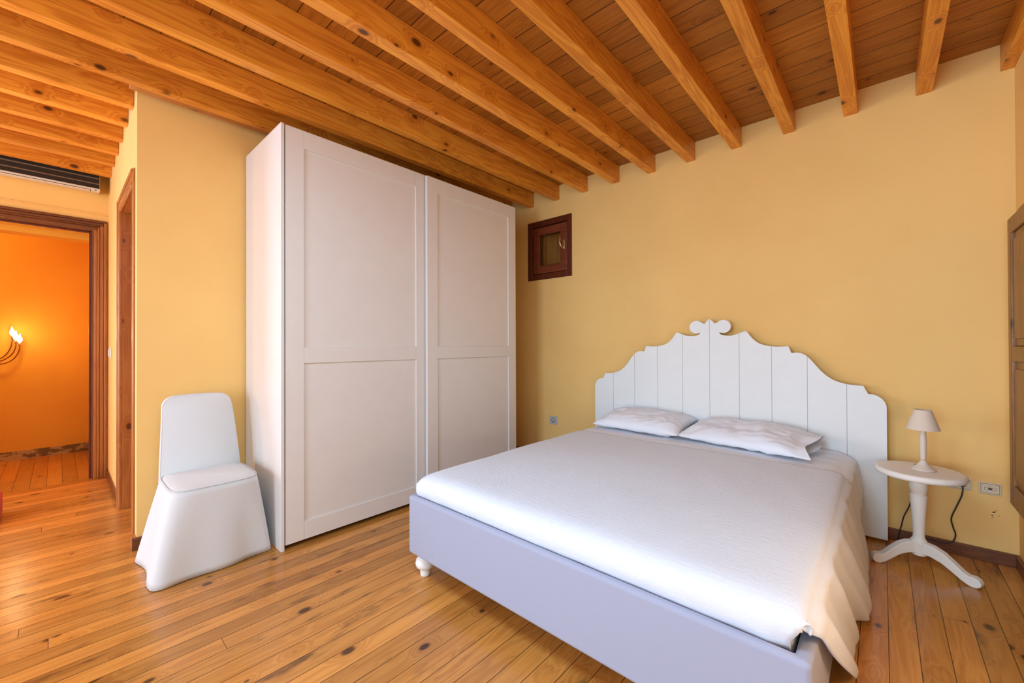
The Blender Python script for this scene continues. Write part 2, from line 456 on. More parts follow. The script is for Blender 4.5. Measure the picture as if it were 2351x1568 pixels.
pts = [(hx, YW+.004, hz-.032), (hx, YW-.030, hz-.032), (hx-.004, YW-.040, hz-.02), (hx-.014, YW-.044, hz+.015), (hx-.008, YW-.040, hz+.045), (hx-.016, YW-.046, hz+.068)]
build('lever', G().tube(pts, [.007, .007, .007, .006, .006, .0045], 8), MT['brass'], sash, smooth=True)
for z in (sz0+.05, sz1-.06):
    build('hinge', G().lathe([(.0, 0), (.006, 0), (.006, .055), (.0, .055)], (sx0-.003, YW+.006, z), 10), MT['iron'], w1, smooth=True)

# ------------------------------------------------------------------ shuttered window on the right wall (window_2)
w2 = struct(build('window_2', frame_ring('X', XR-.022, XR, RY0-.1, RY1+.085, RZ0-.075, RZ1+.095, .085), wood('shut', 'Z'), origin=(XR, RY0, RZ0), bevel=.006))
def shutter_leaf(y0, y1):
    z0, z1, xf = .372, 1.742, XR-.058
    leaf = build('shutter', G().box(xf, xf+.03, y0, y0+.075, z0, z1).box(xf, xf+.03, y1-.06, y1, z0, z1)
                 .box(xf, xf+.03, y0+.075, y1-.06, z0, z0+.10).box(xf, xf+.03, y0+.075, y1-.06, z1-.075, z1).box(xf, xf+.03, y0+.075, y1-.06, 1.06, 1.13),
                 wood('shut', 'Z'), w2, bevel=.005)
    for za, zb in ((z0+.10, 1.06), (1.13, z1-.075)):
        build('shutter_panel', G().box(xf+.012, xf+.02, y0+.075, y1-.06, za, zb).box(xf+.004, xf+.014, y0+.11, y1-.095, za+.035, zb-.035), wood('shut', 'Z'), leaf, bevel=.004)
    return leaf
shutter_leaf(2.44, 3.085); shutter_leaf(1.79, 2.435); shutter_leaf(1.14, 1.785)  # last two leaves lengthen the window unseen, added to cut wall bounce

# ------------------------------------------------------------------ window frames behind the camera
def casement(name, x0, x1, z0, z1):
    w = struct(build(name, frame_ring('Y', YB-.10, YB-.02, x0, x1, z0, z1, .05), wood('door', 'Z'), origin=(x0, YB, z0), bevel=.004))
    return w
casement('window_3', -3.5, -2.4, .08, 2.36); casement('window_4', -1.52, .02, .25, 2.48)

# ------------------------------------------------------------------ doorway to the hall (door_1) and narrow door (door_2)
# moulded casing profile: steps across its width
def casing_bars(axis, face, sgn, members):
    """members: (u0,u1,z0,z1,depth) boxes sitting on the wall face"""
    g = G()
    for u0, u1, z0, z1, d in members:
        a, b = sorted((face, face+sgn*d))
        if axis == 'X': g.box(a, b, u0, u1, z0, z1)
        else: g.box(u0, u1, a, b, z0, z1)
    return g
d1 = struct(build('door_1', casing_bars('X', XH, 1, [(OY1, OY1+.022, 0, OZ, .014), (OY1+.022, OY1+.036, 0, OZ+.02, .020), (OY1+.036, OY1+.062, 0, OZ+.036, .016), (OY1+.062, OY1+.082, 0, OZ+.062, .024)]),
      wood('door', 'Z'), origin=(XH, OY1, 0), bevel=.005))
build('door_head', casing_bars('X', XH, 1, [(OY0, OY1+.022, OZ, OZ+.022, .014), (OY0-.03, OY1+.036, OZ+.022, OZ+.036, .020), (OY0-.05, OY1+.062, OZ+.036, OZ+.06, .016), (OY0-.08, OY1+.082, OZ+.06, OZ+.08, .024)]), wood('skirt', 'Y'), d1, bevel=.005)
build('door_jamb', casing_bars('X', XH, 1, [(OY0-.08, OY0, 0, OZ+.06, .02)]), wood('door', 'Z'), d1, bevel=.004)
g = G().box(XH-.12, XH, OY1-.012, OY1, 0, OZ-.012).box(XH-.12, XH, OY0, OY0+.012, 0, OZ-.012).box(XH-.12, XH, OY0, OY1, OZ-.012, OZ)
build('door_lining', g, wood('skirt', 'Z'), d1)
g = G()
g.box(XH-.07, XH-.05, OY1-.026, OY1-.012, 0, OZ-.026).box(XH-.07, XH-.05, OY0+.012, OY1-.012, OZ-.026, OZ-.012)
build('door_stop', g, wood('dark', 'Z'), d1, bevel=.002)

yf = YJ
cm = [(DX0-.075, DX0-.05, 0, DZ+.075, .018), (DX0-.05, DX0-.018, 0, DZ+.05, .012), (DX1+.018, DX1+.05, 0, DZ+.05, .010), (DX1+.05, DX1+.072, 0, DZ+.075, .010)]
d2 = struct(build('door_2', casing_bars('Y', YJ, -1, cm), wood('door', 'Z'), origin=(DX0, YJ, 0), bevel=.004))
build('door_head', casing_bars('Y', YJ, -1, [(DX0-.05, DX1+.05, DZ+.05, DZ+.075, .017), (DX0-.018, DX1+.018, DZ+.018, DZ+.05, .011)]), wood('door', 'X'), d2, bevel=.004)
# rounded inner moulding and lining
for q in ((DX0-.018, DX0+.0165, YJ-.016, YJ+.014), (DX1-.0165, DX1+.018, YJ-.008, YJ+.014)):
    build('door_moulding', G().box(q[0], q[1], q[2], q[3], 0, DZ+.018), wood('door', 'Z'), d2, bevel=.012, seg=5)
build('door_moulding', G().box(DX0+.0165, DX1-.0165, YJ-.014, YJ+.014, DZ-.0165, DZ+.018), wood('door', 'X'), d2, bevel=.012, seg=5)
g = G().box(DX0, DX0+.016, YJ+.004, YJ+.12, 0, DZ).box(DX1-.016, DX1, YJ+.004, YJ+.12, 0, DZ).box(DX0+.016, DX1-.016, YJ+.004, YJ+.12, DZ-.016, DZ)
build('door_lining', g, wood('door', 'Z'), d2, bevel=.003)
build('door_leaf', G().box(DX0+.018, DX1-.018, YJ+.075, YJ+.115, .006, DZ-.018), wood('door', 'Z'), d2, bevel=.004)

# ------------------------------------------------------------------ cable duct, light switch, air conditioner
o = build('cable_duct', G().box(XH, XH+.010, -1.2, YJ-.001, 2.279, 2.291), MT['wall'], origin=(XH, 0, 2.28), bevel=.003)
tag(o, 'thin yellow painted cable duct on the wall above the hall doorway', 'cable duct')
sw = thing('light_switch', (-4.73, YJ, 1.088), 'small white light switch on the cream wall beside the hall doorway', 'light switch')
build('switch_plate', G().box(-4.775, -4.685, YJ-.010, YJ, 1.043, 1.133), MT['white_lacquer'], sw, bevel=.004)
build('switch_rocker', G().box(-4.757, -4.703, YJ-.018, YJ-.010, 1.058, 1.118), MT['white_lacquer'], sw, bevel=.004)

ac = thing('air_conditioner', (XH, -.2, 2.43), 'wall mounted air conditioner with dark ribbed front over the hall doorway', 'air conditioner')
A0, A1, AX = -.62, .240, -4.85
prof = [(XH, 2.463), (XH, 2.655), (AX-.010, 2.655), (AX-.010, 2.456), (AX+.003, 2.456), (AX+.003, 2.434), (AX-.006, 2.428), (AX-.05, 2.432)]
build('housing', G().prism(prof, 'Y', A0, A1), MT['ac_white'], ac, bevel=.003)
build('front_grille', G().box(AX-.009, AX, A0+.004, A1-.003, 2.459, 2.652), MT['ac_dark'], ac)
for k in range(4):
    z = 2.489+k*.045
    build('grille_rib', G().box(AX, AX+.004, A0+.004, A1-.003, z, z+.008), MT['ac_rib'], ac)
build('air_outlet', G().box(AX+.001, AX+.0036, A0+.05, A1-.055, 2.4355, 2.4395).box(AX-.030, AX+.0036, A1-.058, A1-.055, 2.4285, 2.4395), MT['ac_dark'], ac)
build('indicator', G().box(AX+.001, AX+.0036, A1-.034, A1-.020, 2.4365, 2.4415), MT['ac_dark'], ac)

# ------------------------------------------------------------------ wall lamp in the hall
sc = thing('wall_lamp', (-6.49, -.50, 1.02), 'lit wall lamp with curved iron arms and flame shaped bulbs on the orange wall', 'lamp')
build('back_plate', G().lathe([(.0, -.06), (.03, -.055), (.05, -.02), (.05, .02), (.03, .055), (0, .06)], (-6.478, -.50, 1.02), 20), MT['iron'], sc, smooth=True)
def bez(p, n=16):
    out = []; m = len(p)-1
    from math import comb as C
    for i in range(n+1):
        t_ = i/n; q = Vector((0, 0, 0))
        for k, a in enumerate(p): q += Vector(a)*C(m, k)*t_**k*(1-t_)**(m-k)
        out.append(q)
    return out
for tip, zt, low, lean in (((-6.36, -.247), 1.18, .93, .02), ((-6.30, -.268), 1.205, .97, .0), ((-6.40, -.295), 1.25, .985, -.03)):
    a = bez([(-6.47, -.50, 1.02), (-6.42, -.42, low), (tip[0], tip[1]-.02, low), (tip[0], tip[1]+.004, zt-.08), (tip[0], tip[1], zt-.03)])
    arm = build('arm', G().tube(a, .0045, 8), MT['iron'], sc, smooth=True)
    build('candle_socket', G().lathe([(.0, 0), (.009, 0), (.010, .03), (0, .03)], (tip[0], tip[1], zt-.032), 12), MT['brass'], arm, smooth=True)
    bp = [(0, 0), (.008, .002), (.017, .018), (.019, .030), (.015, .046), (.006, .066), (.003, .085), (0, .090)]
    g = G()
    for v_ in G().lathe(bp, (0, 0, 0), 16).V: g.V.append(Vector((tip[0]+v_.x, tip[1]+v_.y+lean*max(0, v_.z-.03)*5*.5, zt+v_.z)))
    g.F = G().lathe(bp, (0, 0, 0), 16).F
    build('flame_bulb', g, MT['bulb'], arm, smooth=True)
point('hall_lamp_glow', (-6.16, -.26, 1.27), 3.6, (1.0, .66, .30), .03)
point('hall_ceiling_glow', (-5.9, -1.0, 2.3), 14, (1.0, .68, .34), .08)

# ------------------------------------------------------------------ red cushion at the frame's left side
rb = build('floor_cushion', G().box(-4.50, -4.20, -.62, -.247, 0, .158), MT['red'], origin=(-4.35, -.42, 0), bevel=.018, seg=4)
tag(rb, 'red cushion on the floor at the far left edge of the picture', 'cushion')

# ------------------------------------------------------------------ wardrobe
WF, WBK, WY0, WY1, WT = -2.475, -3.10, .832, 2.785, 2.389
wr = thing('wardrobe', (-4.19, 1.81, 0), 'tall white wardrobe with two framed sliding doors against the left wall', 'wardrobe')
cab = build('carcass', G().box(WBK, WF, WY0, WY0+.018, 0, WT).box(WBK, WF-.07, WY1-.018, WY1, 0, WT).box(WBK, WF-.08, WY0+.018, WY1-.018, WT-.018, WT)
      .box(WBK, WBK+.01, WY0+.018, WY1-.018, .06, WT-.018).box(WBK+.02, WF-.13, WY0+.018, WY1-.018, .06, .078), MT['white_lacquer'], wr, bevel=.0015)
build('plinth', G().box(WF-.16, WF-.14, WY0+.018, WY1-.018, 0, .06), MT['void'], wr)
for q in ((WF-.075, WF-.045, WY0+.02, WY1-.02, .030, .045), (WF-.075, WF-.03, WY0+.02, WY1-.02, WT-.045, WT-.02)):
    build('sliding_track', G().box(*q), MT['grey_plastic'], wr)
def wdoor(x, y0, y1, z0, z1, st0, st1):
    zm0, zm1 = 1.042, 1.132; zb, zt = z0+.103, z1-.104
    g = G().box(x-.022, x, y0, y0+st0, z0, z1).box(x-.022, x, y1-st1, y1, z0, z1)
    for a, b in ((z0, zb), (zm0, zm1), (zt, z1)): g.box(x-.022, x, y0+st0+.0008, y1-st1-.0008, a, b)
    d = build('sliding_door', g, MT['white_lacquer'], wr, bevel=.0012)
    for a, b in ((zb, zm0), (zm1, zt)):
        build('door_panel', G().box(x-.018, x-.009, y0+st0, y1-st1, a, b), MT['white_lacquer'], d)
    return d
wdoor(-2.478, .8565, 1.825, .028, 2.387, .100, .100)
wdoor(-2.442, 1.795, 2.760, .040, 2.374, .095, .095)

# ------------------------------------------------------------------ slip-covered chair
ch = thing('chair', (-2.74, .56, 0), 'chair under a loose white fabric cover between the door and the wardrobe', 'chair')
def lerp(a, b, t_): return a+(b-a)*t_
def ss(t_): t_ = max(0, min(1, t_)); return t_*t_*(3-2*t_)
SZ = .438
def back_outline(n=40):
    # rounded-top backrest, coordinates (y, z), from lower left over the top to lower right
    L0, R0, L1, R1 = .372, .752, .392, .722
    pts = [(L0-.001, .398), (L0, .43), (L0+.004, .52), (L0+.010, .62), (L0+.016, .72), (L1, .79)]
    for k in range(1, 8):
        a = pi-(pi/2)*k/8; pts.append((L1+.065+.065*cos(a), .80+.062*sin(a)))
    for k in range(0, 9): 
        tt = k/8; pts.append((lerp(L1+.065, R1-.055, tt), .862+.004*sin(pi*tt)-.004*tt))
    for k in range(1, 8):
        a = pi/2-(pi/2)*k/8; pts.append((R1-.055+.055*cos(a), .80+.058*sin(a)))
    pts += [(R1+.003, .79), (R1+.012, .70), (R1+.019, .60), (R1+.025, .51), (R0, .43), (R0+.001, .398)]
    return pts
def backx(z): return -2.905-.085*(max(0, z-.43)/.43)**1.2
bo = back_outline()
g = G(); n = len(bo); rows = []
for side, (off, shrink) in enumerate(((.000, .94), (-.010, .985), (-.025, 1.0), (-.040, .985), (-.048, .94))):
    for y, z in bo:
        yc = .557; yy = yc+(y-yc)*shrink; zz = .43+(z-.43)*(shrink*.5+.5)
        g.V.append(Vector((backx(zz)+off, yy, zz)))
for j in range(4):
    for i in range(n-1): g.F.append((j*n+i, j*n+i+1, (j+1)*n+i+1, (j+1)*n+i))
# front and rear skins as strips across
for j in (0, 4):
    for i in range(n//2-1): g.F.append((j*n+i, j*n+i+1, j*n+n-2-i, j*n+n-1-i))
build('backrest', g, MT['cover'], ch, smooth=True)
# piping round the backrest
build('piping', G().tube([Vector((backx(z)-.007, .557+(y-.557)*.978, .43+(z-.43)*.989)) for y, z in bo], .0032, 8), MT['cover'], ch, smooth=True)
# seat
def ring(z, grow, cx=-2.735, cy=.560, n=64, hx=.205, hy=.188, e=5.0):
    out = []
    for k in range(n):
        a = 2*pi*k/n; c, s_ = cos(a), sin(a)
        r = (abs(c)**e+abs(s_)**e)**(-1/e)
        y = cy+s_*r*(hy+grow); x = cx+c*r*(hx+grow)
        out.append(Vector((x, y, z)))
    return out
g = G()
lv = [(SZ-.030, .0), (SZ-.012, .004), (SZ-.003, .000), (SZ+.004, -.014), (SZ+.008, -.05), (SZ+.010, -.11), (SZ+.010, -.18)]
for z, gr in lv: g.V += ring(z, gr)
for j in range(len(lv)-1):
    for k in range(64): g.F.append((j*64+k, j*64+(k+1) % 64, (j+1)*64+(k+1) % 64, (j+1)*64+k))
g.F.append(tuple(6*64+k for k in range(64)))
build('seat', g, MT['cover'], ch, smooth=True)
build('piping', G().tube(ring(SZ-.002, .003)+ring(SZ-.002, .003)[:3], .0022, 8), MT['cover'], ch, smooth=True)
# skirt flaring to the floor
corner = {  # hem corners on the floor
    'fl': Vector((-2.512, .296, .004)), 'fr': Vector((-2.538, .812, .004)), 'bl': Vector((-2.965, .268, .004)), 'br': Vector((-2.985, .806, .004))}
def hem(k, n=64):
    # walk the seat ring angle -> point on the hem quadrilateral with rounded corners
    a = 2*pi*k/n; c, s_ = cos(a), sin(a); e = 16.0
    r = (abs(c)**e+abs(s_)**e)**(-1/e); u, v_ = c*r, s_*r   # u: +1 front (x+), v: +1 right (y+)
    fu, fv = (u+1)/2, (v_+1)/2
    f = corner['fl'].lerp(corner['fr'], fv); b = corner['bl'].lerp(corner['br'], fv)
    p = b.lerp(f, fu)
    return p
g = G(); NR = 16; NK = 96
for j in range(NR):
    tt = j/(NR-1)
    for k in range(NK):
        a = 2*pi*k/NK; c, s_ = cos(a), sin(a); e = 5.0
        r = (abs(c)**e+abs(s_)**e)**(-1/e)
        top = Vector((-2.735+c*r*.2085, .560+s_*r*.1915, SZ-.006))
        bot = hem(k*64/NK)
        p = top.lerp(bot, tt); 
        h_ = tt**.85
        p.x = lerp(top.x, bot.x, h_); p.y = lerp(top.y, bot.y, h_)
        # soft folds: hollow on the left side, faint ones in front
        if s_*r < -.9: 
            m = c*r; p.y += .040*math.exp(-((m+.25)/.42)**2)*tt*(1.05-tt*.3)+.004*sin(m*7)*tt
        if c*r > .9:
            m = s_*r; p.x += .008*sin(m*5.5+.8)*tt-.006*math.exp(-((m-.55)/.2)**2)*tt
        p.z = lerp(SZ-.006, .004, tt)
        g.V.append(p)
for j in range(NR-1):
    for k in range(NK): g.F.append((j*NK+k, j*NK+(k+1) % NK, (j+1)*NK+(k+1) % NK, (j+1)*NK+k))
build('skirt', g, MT['cover'], ch, smooth=True, solid=.002)

# ------------------------------------------------------------------ bed
BX0, BX1, BY0, BY1, BZ0, BZ1 = -1.765, -.126, 1.178, 3.150, .110, .396
bed = thing('bed', (-.945, 2.17, 0), 'double bed with white scalloped plank headboard and upholstered white base', 'bed')
q_ = .038
build('upholstered_base', G().prism([(BX0, BY0), (BX1, BY0), (BX1, BY1), (BX1-q_, BY1), (BX1-q_, BY0+.034), (BX0+q_, BY0+.034), (BX0+q_, BY1), (BX0, BY1)], 'Z', BZ0, BZ1), MT['linen'], bed, bevel=.015, seg=4)
build('slat_base', G().box(BX0+.04, BX1-.04, BY0+.037, BY1, .20, .235), MT['white_paint'], bed)
lp = [(0, 0), (.024, 0), (.025, .004), (.025, .022), (.022, .027), (.030, .033), (.044, .045), (.049, .060), (.046, .076), (.036, .090), (.026, .100), (.026, .1095), (0, .1095)]
for x, y in ((-1.703, 1.236), (-.19, 1.236), (-1.703, 3.05), (-.19, 3.05)):
    build('leg', G().lathe(lp, (x, y, 0), 28), MT['white_paint'], bed, smooth=True)

# headboard: outline read off as (half width, height), mirrored
HY0, HY1, HC, HS = 3.186, 3.210, -.934, .9865
half = []   # from the peak out to the edge
half += [(0, 1.329), (.010, 1.321), (.022, 1.309), (.036, 1.293)]
for k in range(0, 15):
    a = radians(135-k*(260/14)); half.append((.093+.050*cos(a)*1.0, 1.270+.048*sin(a)))
half += [(.074, 1.213), (.096, 1.206), (.12, 1.2025), (.145, 1.203), (.17, 1.208), (.20, 1.219), (.222, 1.229), (.232, 1.232), (.242, 1.230), (.250, 1.222)]
half += [(.262, 1.203), (.277, 1.183), (.296, 1.163), (.320, 1.146), (.35, 1.134), (.385, 1.127), (.42, 1.124), (.455, 1.125), (.487, 1.128), (.494, 1.110), (.503, 1.083)]
half += [(.53, 1.086), (.555, 1.083), (.580, 1.070), (.600, 1.050), (.625, 1.017), (.655, .976), (.685, .944), (.715, .921), (.745, .907), (.775, .898), (.805, .893), (.835, .891), (.862, .891), (.870, .872), (.884, .843)]
half += [(.904, .843), (.925, .836), (.945, .820), (.958, .800), (.9645, .775), (.9645, .70)]
half = [(a*HS*1.0, lerp(1.15, b, .9865)) for a, b in half]
E_ = half[-1][0]
bw = 2*E_/10
# visible plank seams (px measured): boards of nearly equal width either side of the middle
out = [(HC-a, b) for a, b in half[::-1]] + [(HC+a, b) for a, b in half[1:]]
out = [(HC-E_, .016)] + out + [(HC+E_, .016)]
def column_poly(x0, x1):
    """part of the headboard between two seams, as a closed outline"""
    def topz(x):
        best = None
        for (a, za), (b, zb) in zip(out, out[1:]):
            if min(a, b) <= x <= max(a, b) and abs(b-a) > 1e-6:
                z = za+(zb-za)*(x-a)/(b-a)
                best = z if best is None else max(best, z)
        return best
    return topz
hb_pts = out
hb = build('headboard', G().prism(hb_pts, 'Y', HY0, HY1), MT['white_paint'], bed, bevel=.0)
g = G()
topz = column_poly(0, 0)
for k in range(-4, 5):
    x = HC+k*.1935
    g.box(x-.0012, x+.0012, HY0-.0006, HY0+.002, .05, topz(x)-.0005)
build('plank_seam', g, MT['groove'], hb)
for xb_ in (-1.65, -.30): build('batten', G().box(xb_, xb_+.08, HY1, YW-.016, .02, .72), MT['white_paint'], hb)

# mattress
ma = build('mattress', G().box(BX0+.045, BX1-.045, BY0+.045, 3.175, .236, .484), MT['cotton'], origin=(-.945, 2.17, .236), bevel=.045, seg=5)
tag(ma, 'thick white mattress inside the upholstered bed base', 'mattress')

def nz(x, y, z=0.0): return noise.noise(Vector((x, y, z)))
# flat sheet showing above the bedspread
def sheet_fn(u, v_):
    y = lerp(2.45, 3.178, v_)
    L = u*2.0-.0
    # path: down left .05, across the top, down the right side
    xl, xr, zt = -1.735, -.150, .4905
    s_ = u*(.06+1.585+.26)
    if s_ < .06: x, z = xl-.006, zt-.06+s_
    elif s_ < .06+1.585: x, z = xl+(s_-.06), zt
    else:
        d = s_-1.645; x = xr+.030*min(1, d/.05)+.022*ss(d/.25); z = zt-max(0, d-.012)
        x += .010*sin(y*32+1)*ss(d/.2)
    if xl+.03 < x < xr-.02: z += .003*nz(x*6, y*14)+.0025*nz(x*2.5, y*26)
    z -= .020*math.exp(-(x-xr)**2/.0010)+.015*math.exp(-(x-xl)**2/.001)
    return (x, y, z)
sh = build('bed_sheet', G().grid(sheet_fn, 120, 40), MT['cotton'], origin=(-.945, 3.0, .49), smooth=True, solid=.003)
tag(sh, 'smooth white sheet showing between the bedspread and the headboard', 'sheet')

# bedspread
Z0 = .498; CX0, CX1, CY0, CY1 = -1.738, -.150, 1.212, 2.632
def top_z(x, y):
    z = Z0+.004*nz(x*2.2, y*2.2)+.0022*nz(x*9, y*5, 3)
    z -= .030*math.exp(-max(0, y-CY0)/.030)*1.0
    z -= .022*math.exp(-max(0, x-CX0)/.03)+.012*math.exp(-max(0, CX1-x)/.03)
    return z
g = G()
NT_, NY, ND = 110, 130, 46
def hemx(y):
    f = ss((y-2.165)/.05)
    lo = -.073-.014*max(0, min(1, (y-1.8)/.36))+.006*ss((1.8-y)/.2)
    hi = -.044-.024*max(0, (y-2.22)/.65)
    return lerp(lo, hi, f)+.003*sin(y*19)
def spread(i, j):
    """i: across the bed and down its right side; j: from foot to head"""
    v_ = j/(NY-1); y = lerp(CY0, CY1, v_)
    if i < NT_:
        x = lerp(CX0, CX1, i/(NT_-1)); return (x, y, top_z(x, y))
    s_ = (i-NT_+1)/ND
    y0 = y+.030*(1-v_)**3*ss(s_/.12); y1 = lerp(1.80, 2.87, v_)
    yy = lerp(y0, y1, s_**1.2)
    z = lerp(top_z(CX1, y), .022, s_)
    hx_ = hemx(lerp(1.80, 2.87, v_))
    x = CX1+.028*ss(s_/.09)+(hx_-CX1-.028)*ss(s_)**.8
    ph = y*21+.7*sin(y*5)
    x += (.013*sin(ph)+.008*sin(ph*1.9+1))*ss(s_/.3)*(1-.7*s_)
    x += .012*math.exp(-v_/.03)*ss(s_/.2)*(1-s_)
    return (x, yy, z)
nn = NT_+ND
g.V += [Vector(spread(i, j)) for j in range(NY) for i in range(nn)]
g.F += [(j*nn+i, j*nn+i+1, (j+1)*nn+i+1, (j+1)*nn+i) for j in range(NY-1) for i in range(nn-1)]
# foot end tucked behind the footboard
def foot(u, v_):
    x = lerp(CX0, CX1, u); z = lerp(top_z(x, CY0), .376, v_)
    y = CY0-.010*sin(pi*min(1, v_*1.1))**.8+.003*nz(x*12, v_*3)*v_+.010*v_
    return (x-.024*ss((u-.90)/.10)*ss(v_*1.6)+.008*v_*(1-u)**8, y+.012*ss((u-.96)/.04)*v_, z)
g.grid(foot, NT_, 10)
g.grid(lambda u, v_: (CX0-.004*sin(pi*v_), lerp(CY0, CY1, u), lerp(top_z(CX0, lerp(CY0, CY1, u)), .402, v_)), NY, 6)
# rolled bunch of cloth at the foot corner
def fold(u, v_):
    a = lerp(-1.9, 2.6, u); r = lerp(.003, .014, ss(v_))
    p = Vector((-.235, 1.320, 0)).lerp(Vector((-.140, 1.222, 0)), v_)
    p.z = lerp(Z0-.006, Z0-.034, v_)-r
    d = Vector((.70, -.72, 0)).normalized(); n1 = Vector((.72, .70, 0)).normalized()
    return p+n1*sin(a)*r+Vector((0, 0, 1))*cos(a)*r
g.grid(fold, 20, 16)
cv = build('bedspread', g, MT['quilt'], origin=(-.945, 2.0, .5), smooth=True, solid=.0055, merge=.0004)
tag(cv, 'white textured bedspread over the bed, draping to the floor on the right', 'bedspread')

# pillows
def pillow(name, label, cx, cy, cz, L, Wd, H, rot, seed, tilt=0.0, flap=False):
    NU, NV = 56, 40; g = G()
    R = Matrix.Rotation(rot, 3, 'Z') @ Matrix.Rotation(tilt, 3, 'X')
    def P(u, v_, sg):
        a, b = 2*u-1, 2*v_-1
        # pinched corners
        pin = 1-.055*(1-abs(a)**2)*abs(b)**3
        pin2 = 1-.06*(1-abs(b)**2)*abs(a)**3
        x = a*L/2*pin2; y = b*Wd/2*pin
        e = max(0, (1-abs(a)**3.2)*(1-abs(b)**2.6))
        if flap:
            aa = min(1, abs(a)/.86) if a > 0 else abs(a)
            e = max(0, (1-aa**3.4)*(1-abs(b)**2.6))
        z = H/2*e**.55*sg*(1.25 if sg > 0 else .62)
        if flap and a > .55:
            k_ = ss((a-.55)/.3); op = (1-abs(b)**2.2)
            z = max(abs(z), k_*(.036 if sg > 0 else .020)*op)*sg+k_*.006*sin(b*7)
            x += .020*k_*sin(b*4.5+.6)*ss((a-.8)/.2)
        wr_ = .015*nz(x*6+seed, y*9, seed)+.010*nz(x*19+seed, y*13, sg)
        wr_ += .014*(1-abs(nz(x*9+y*5, y*17-x*4, seed+2*sg)))**6*abs(a)**.7
        wr_ -= .010*(1-abs(nz(x*5-y*9+seed, y*8, seed+5)))**8
        z += sg*wr_*e**.5
        q = R @ Vector((x, y, z)); return q+Vector((cx, cy, cz))
    for sg in (1, -1):
        g.grid(lambda u, v_: P(u, v_, sg), NU, NV)
    mnz = min(v_.z for v_ in g.V)
    o = build(name, g, MT['cotton'], origin=(cx, cy, mnz), smooth=True, merge=.0008)
    o.location.z = .4945
    tag(o, label, 'pillow', 'white bed pillows')
    return o
pl = pillow('pillow', 'plump white pillow on the left half of the bed', -1.345, 2.985, .55, .660, .400, .135, radians(-1), 1.3, radians(8))
pr = pillow('pillow', 'longer white pillow on the right half of the bed, open case end out', -.645, 2.965, .55, .755, .420, .120, radians(-8), 4.1, radians(8), flap=True)
# ------------------------------------------------------------------ bedside table
TX, TY = .137, 2.970
tb = thing('bedside_table', (TX, TY, 0), 'small round white pedestal table beside the bed', 'table')
build('table_top', G().lathe([(0, .464), (.160, .464), (.168, .467), (.1725, .474), (.1735, .481), (.1715, .489), (.166, .495), (.158, .497), (0, .497)], (TX, TY, 0), 64), MT['cream_paint'], tb, smooth='auto')
cp = [(0, .06), (.026, .06), (.030, .064), (.030, .112), (.034, .116), (.034, .132), (.028, .140), (.0235, .150), (.0225, .165), (.0245, .22), (.0285, .29), (.0330, .352), (.0345, .362), (.0345, .366), (.029, .369), (.0285, .374), (.0325, .388), (.0355, .405), (.0355, .420), (.033, .436), (.0315, .450), (.034, .4635), (0, .4635)]
build('pedestal', G().lathe(cp, (TX-.003, TY, 0), 36), MT['cream_paint'], tb, smooth='auto')
def foot_leg(ang, L):
    top = [(0.020, .132), (.055, .128), (.090, .112), (.125, .083), (.155, .055), (.172, .047), (.190, .049), (.204, .043), (.212, .028), (.210, .012), (.198, .002)]
    bot = [(.182, .000), (.168, .004), (.150, .014), (.120, .036), (.085, .060), (.050, .072), (.020, .074)]
    pts = [(r*L/.212, z) for r, z in top+bot]
    g = G(); th = .019
    n = len(pts)
    ca, sa = cos(ang), sin(ang)
    for s_ in (-1, 1):
        for r, z in pts: g.V.append(Vector((TX-.003+ca*r-sa*th*s_, TY+sa*r+ca*th*s_, z)))
    g.F = [tuple(range(n)), tuple(range(2*n-1, n-1, -1))]+[(i, (i+1) % n, n+(i+1) % n, n+i) for i in range(n)]
    build('leg', g, MT['cream_paint'], tb, bevel=.004)
foot_leg(radians(-24), .226); foot_leg(radians(206), .205); foot_leg(radians(91), .205)

# table lamp
LX, LY = .153, 2.975
lm = thing('table_lamp', (LX, LY, .497), 'small beige table lamp on the round bedside table', 'lamp')
build('lamp_base', G().lathe([(0, .4975), (.047, .4975), (.048, .501), (.044, .505), (.030, .516), (.018, .530), (.0125, .541), (.0115, .546), (.0, .546)], (LX, LY, 0), 36), MT['beige'], lm, smooth=True)
build('lamp_stem', G().lathe([(0, .545), (.0105, .546), (.0115, .56), (.0125, .60), (.0135, .635), (.0125, .665), (.0110, .69), (.0110, .715), (0, .715)], (LX, LY, 0), 24), MT['beige'], lm, smooth=True)
g = G(); n = 48
for r, z in ((.0640, .704), (.0630, .7045), (.0320, .8035), (.0330, .804)):
    for k in range(n): g.V.append(Vector((LX+r*cos(2*pi*k/n), LY+r*sin(2*pi*k/n), z)))
for j in range(4):
    for k in range(n): g.F.append((j*n+k, j*n+(k+1) % n, ((j+1) % 4)*n+(k+1) % n, ((j+1) % 4)*n+k))
build('lamp_shade', g, MT['shade'], lm, smooth='auto')
build('shade_ring', G().box(LX-.033, LX+.033, LY-.0015, LY+.0015, .795, .798).box(LX-.0015, LX+.0015, LY-.033, LY+.033, .795, .798), MT['brass'], lm)
def smooth_path(p, n=6):
    p = [Vector(q) for q in p]; out_ = []
    for i in range(len(p)-1):
        a, b, c, d = p[max(i-1, 0)], p[i], p[i+1], p[min(i+2, len(p)-1)]
        for k in range(n):
            t_ = k/n
            out_.append(.5*((2*b)+(-a+c)*t_+(2*a-5*b+4*c-d)*t_*t_+(-a+3*b-3*c+d)*t_**3))
    return out_+[p[-1]]
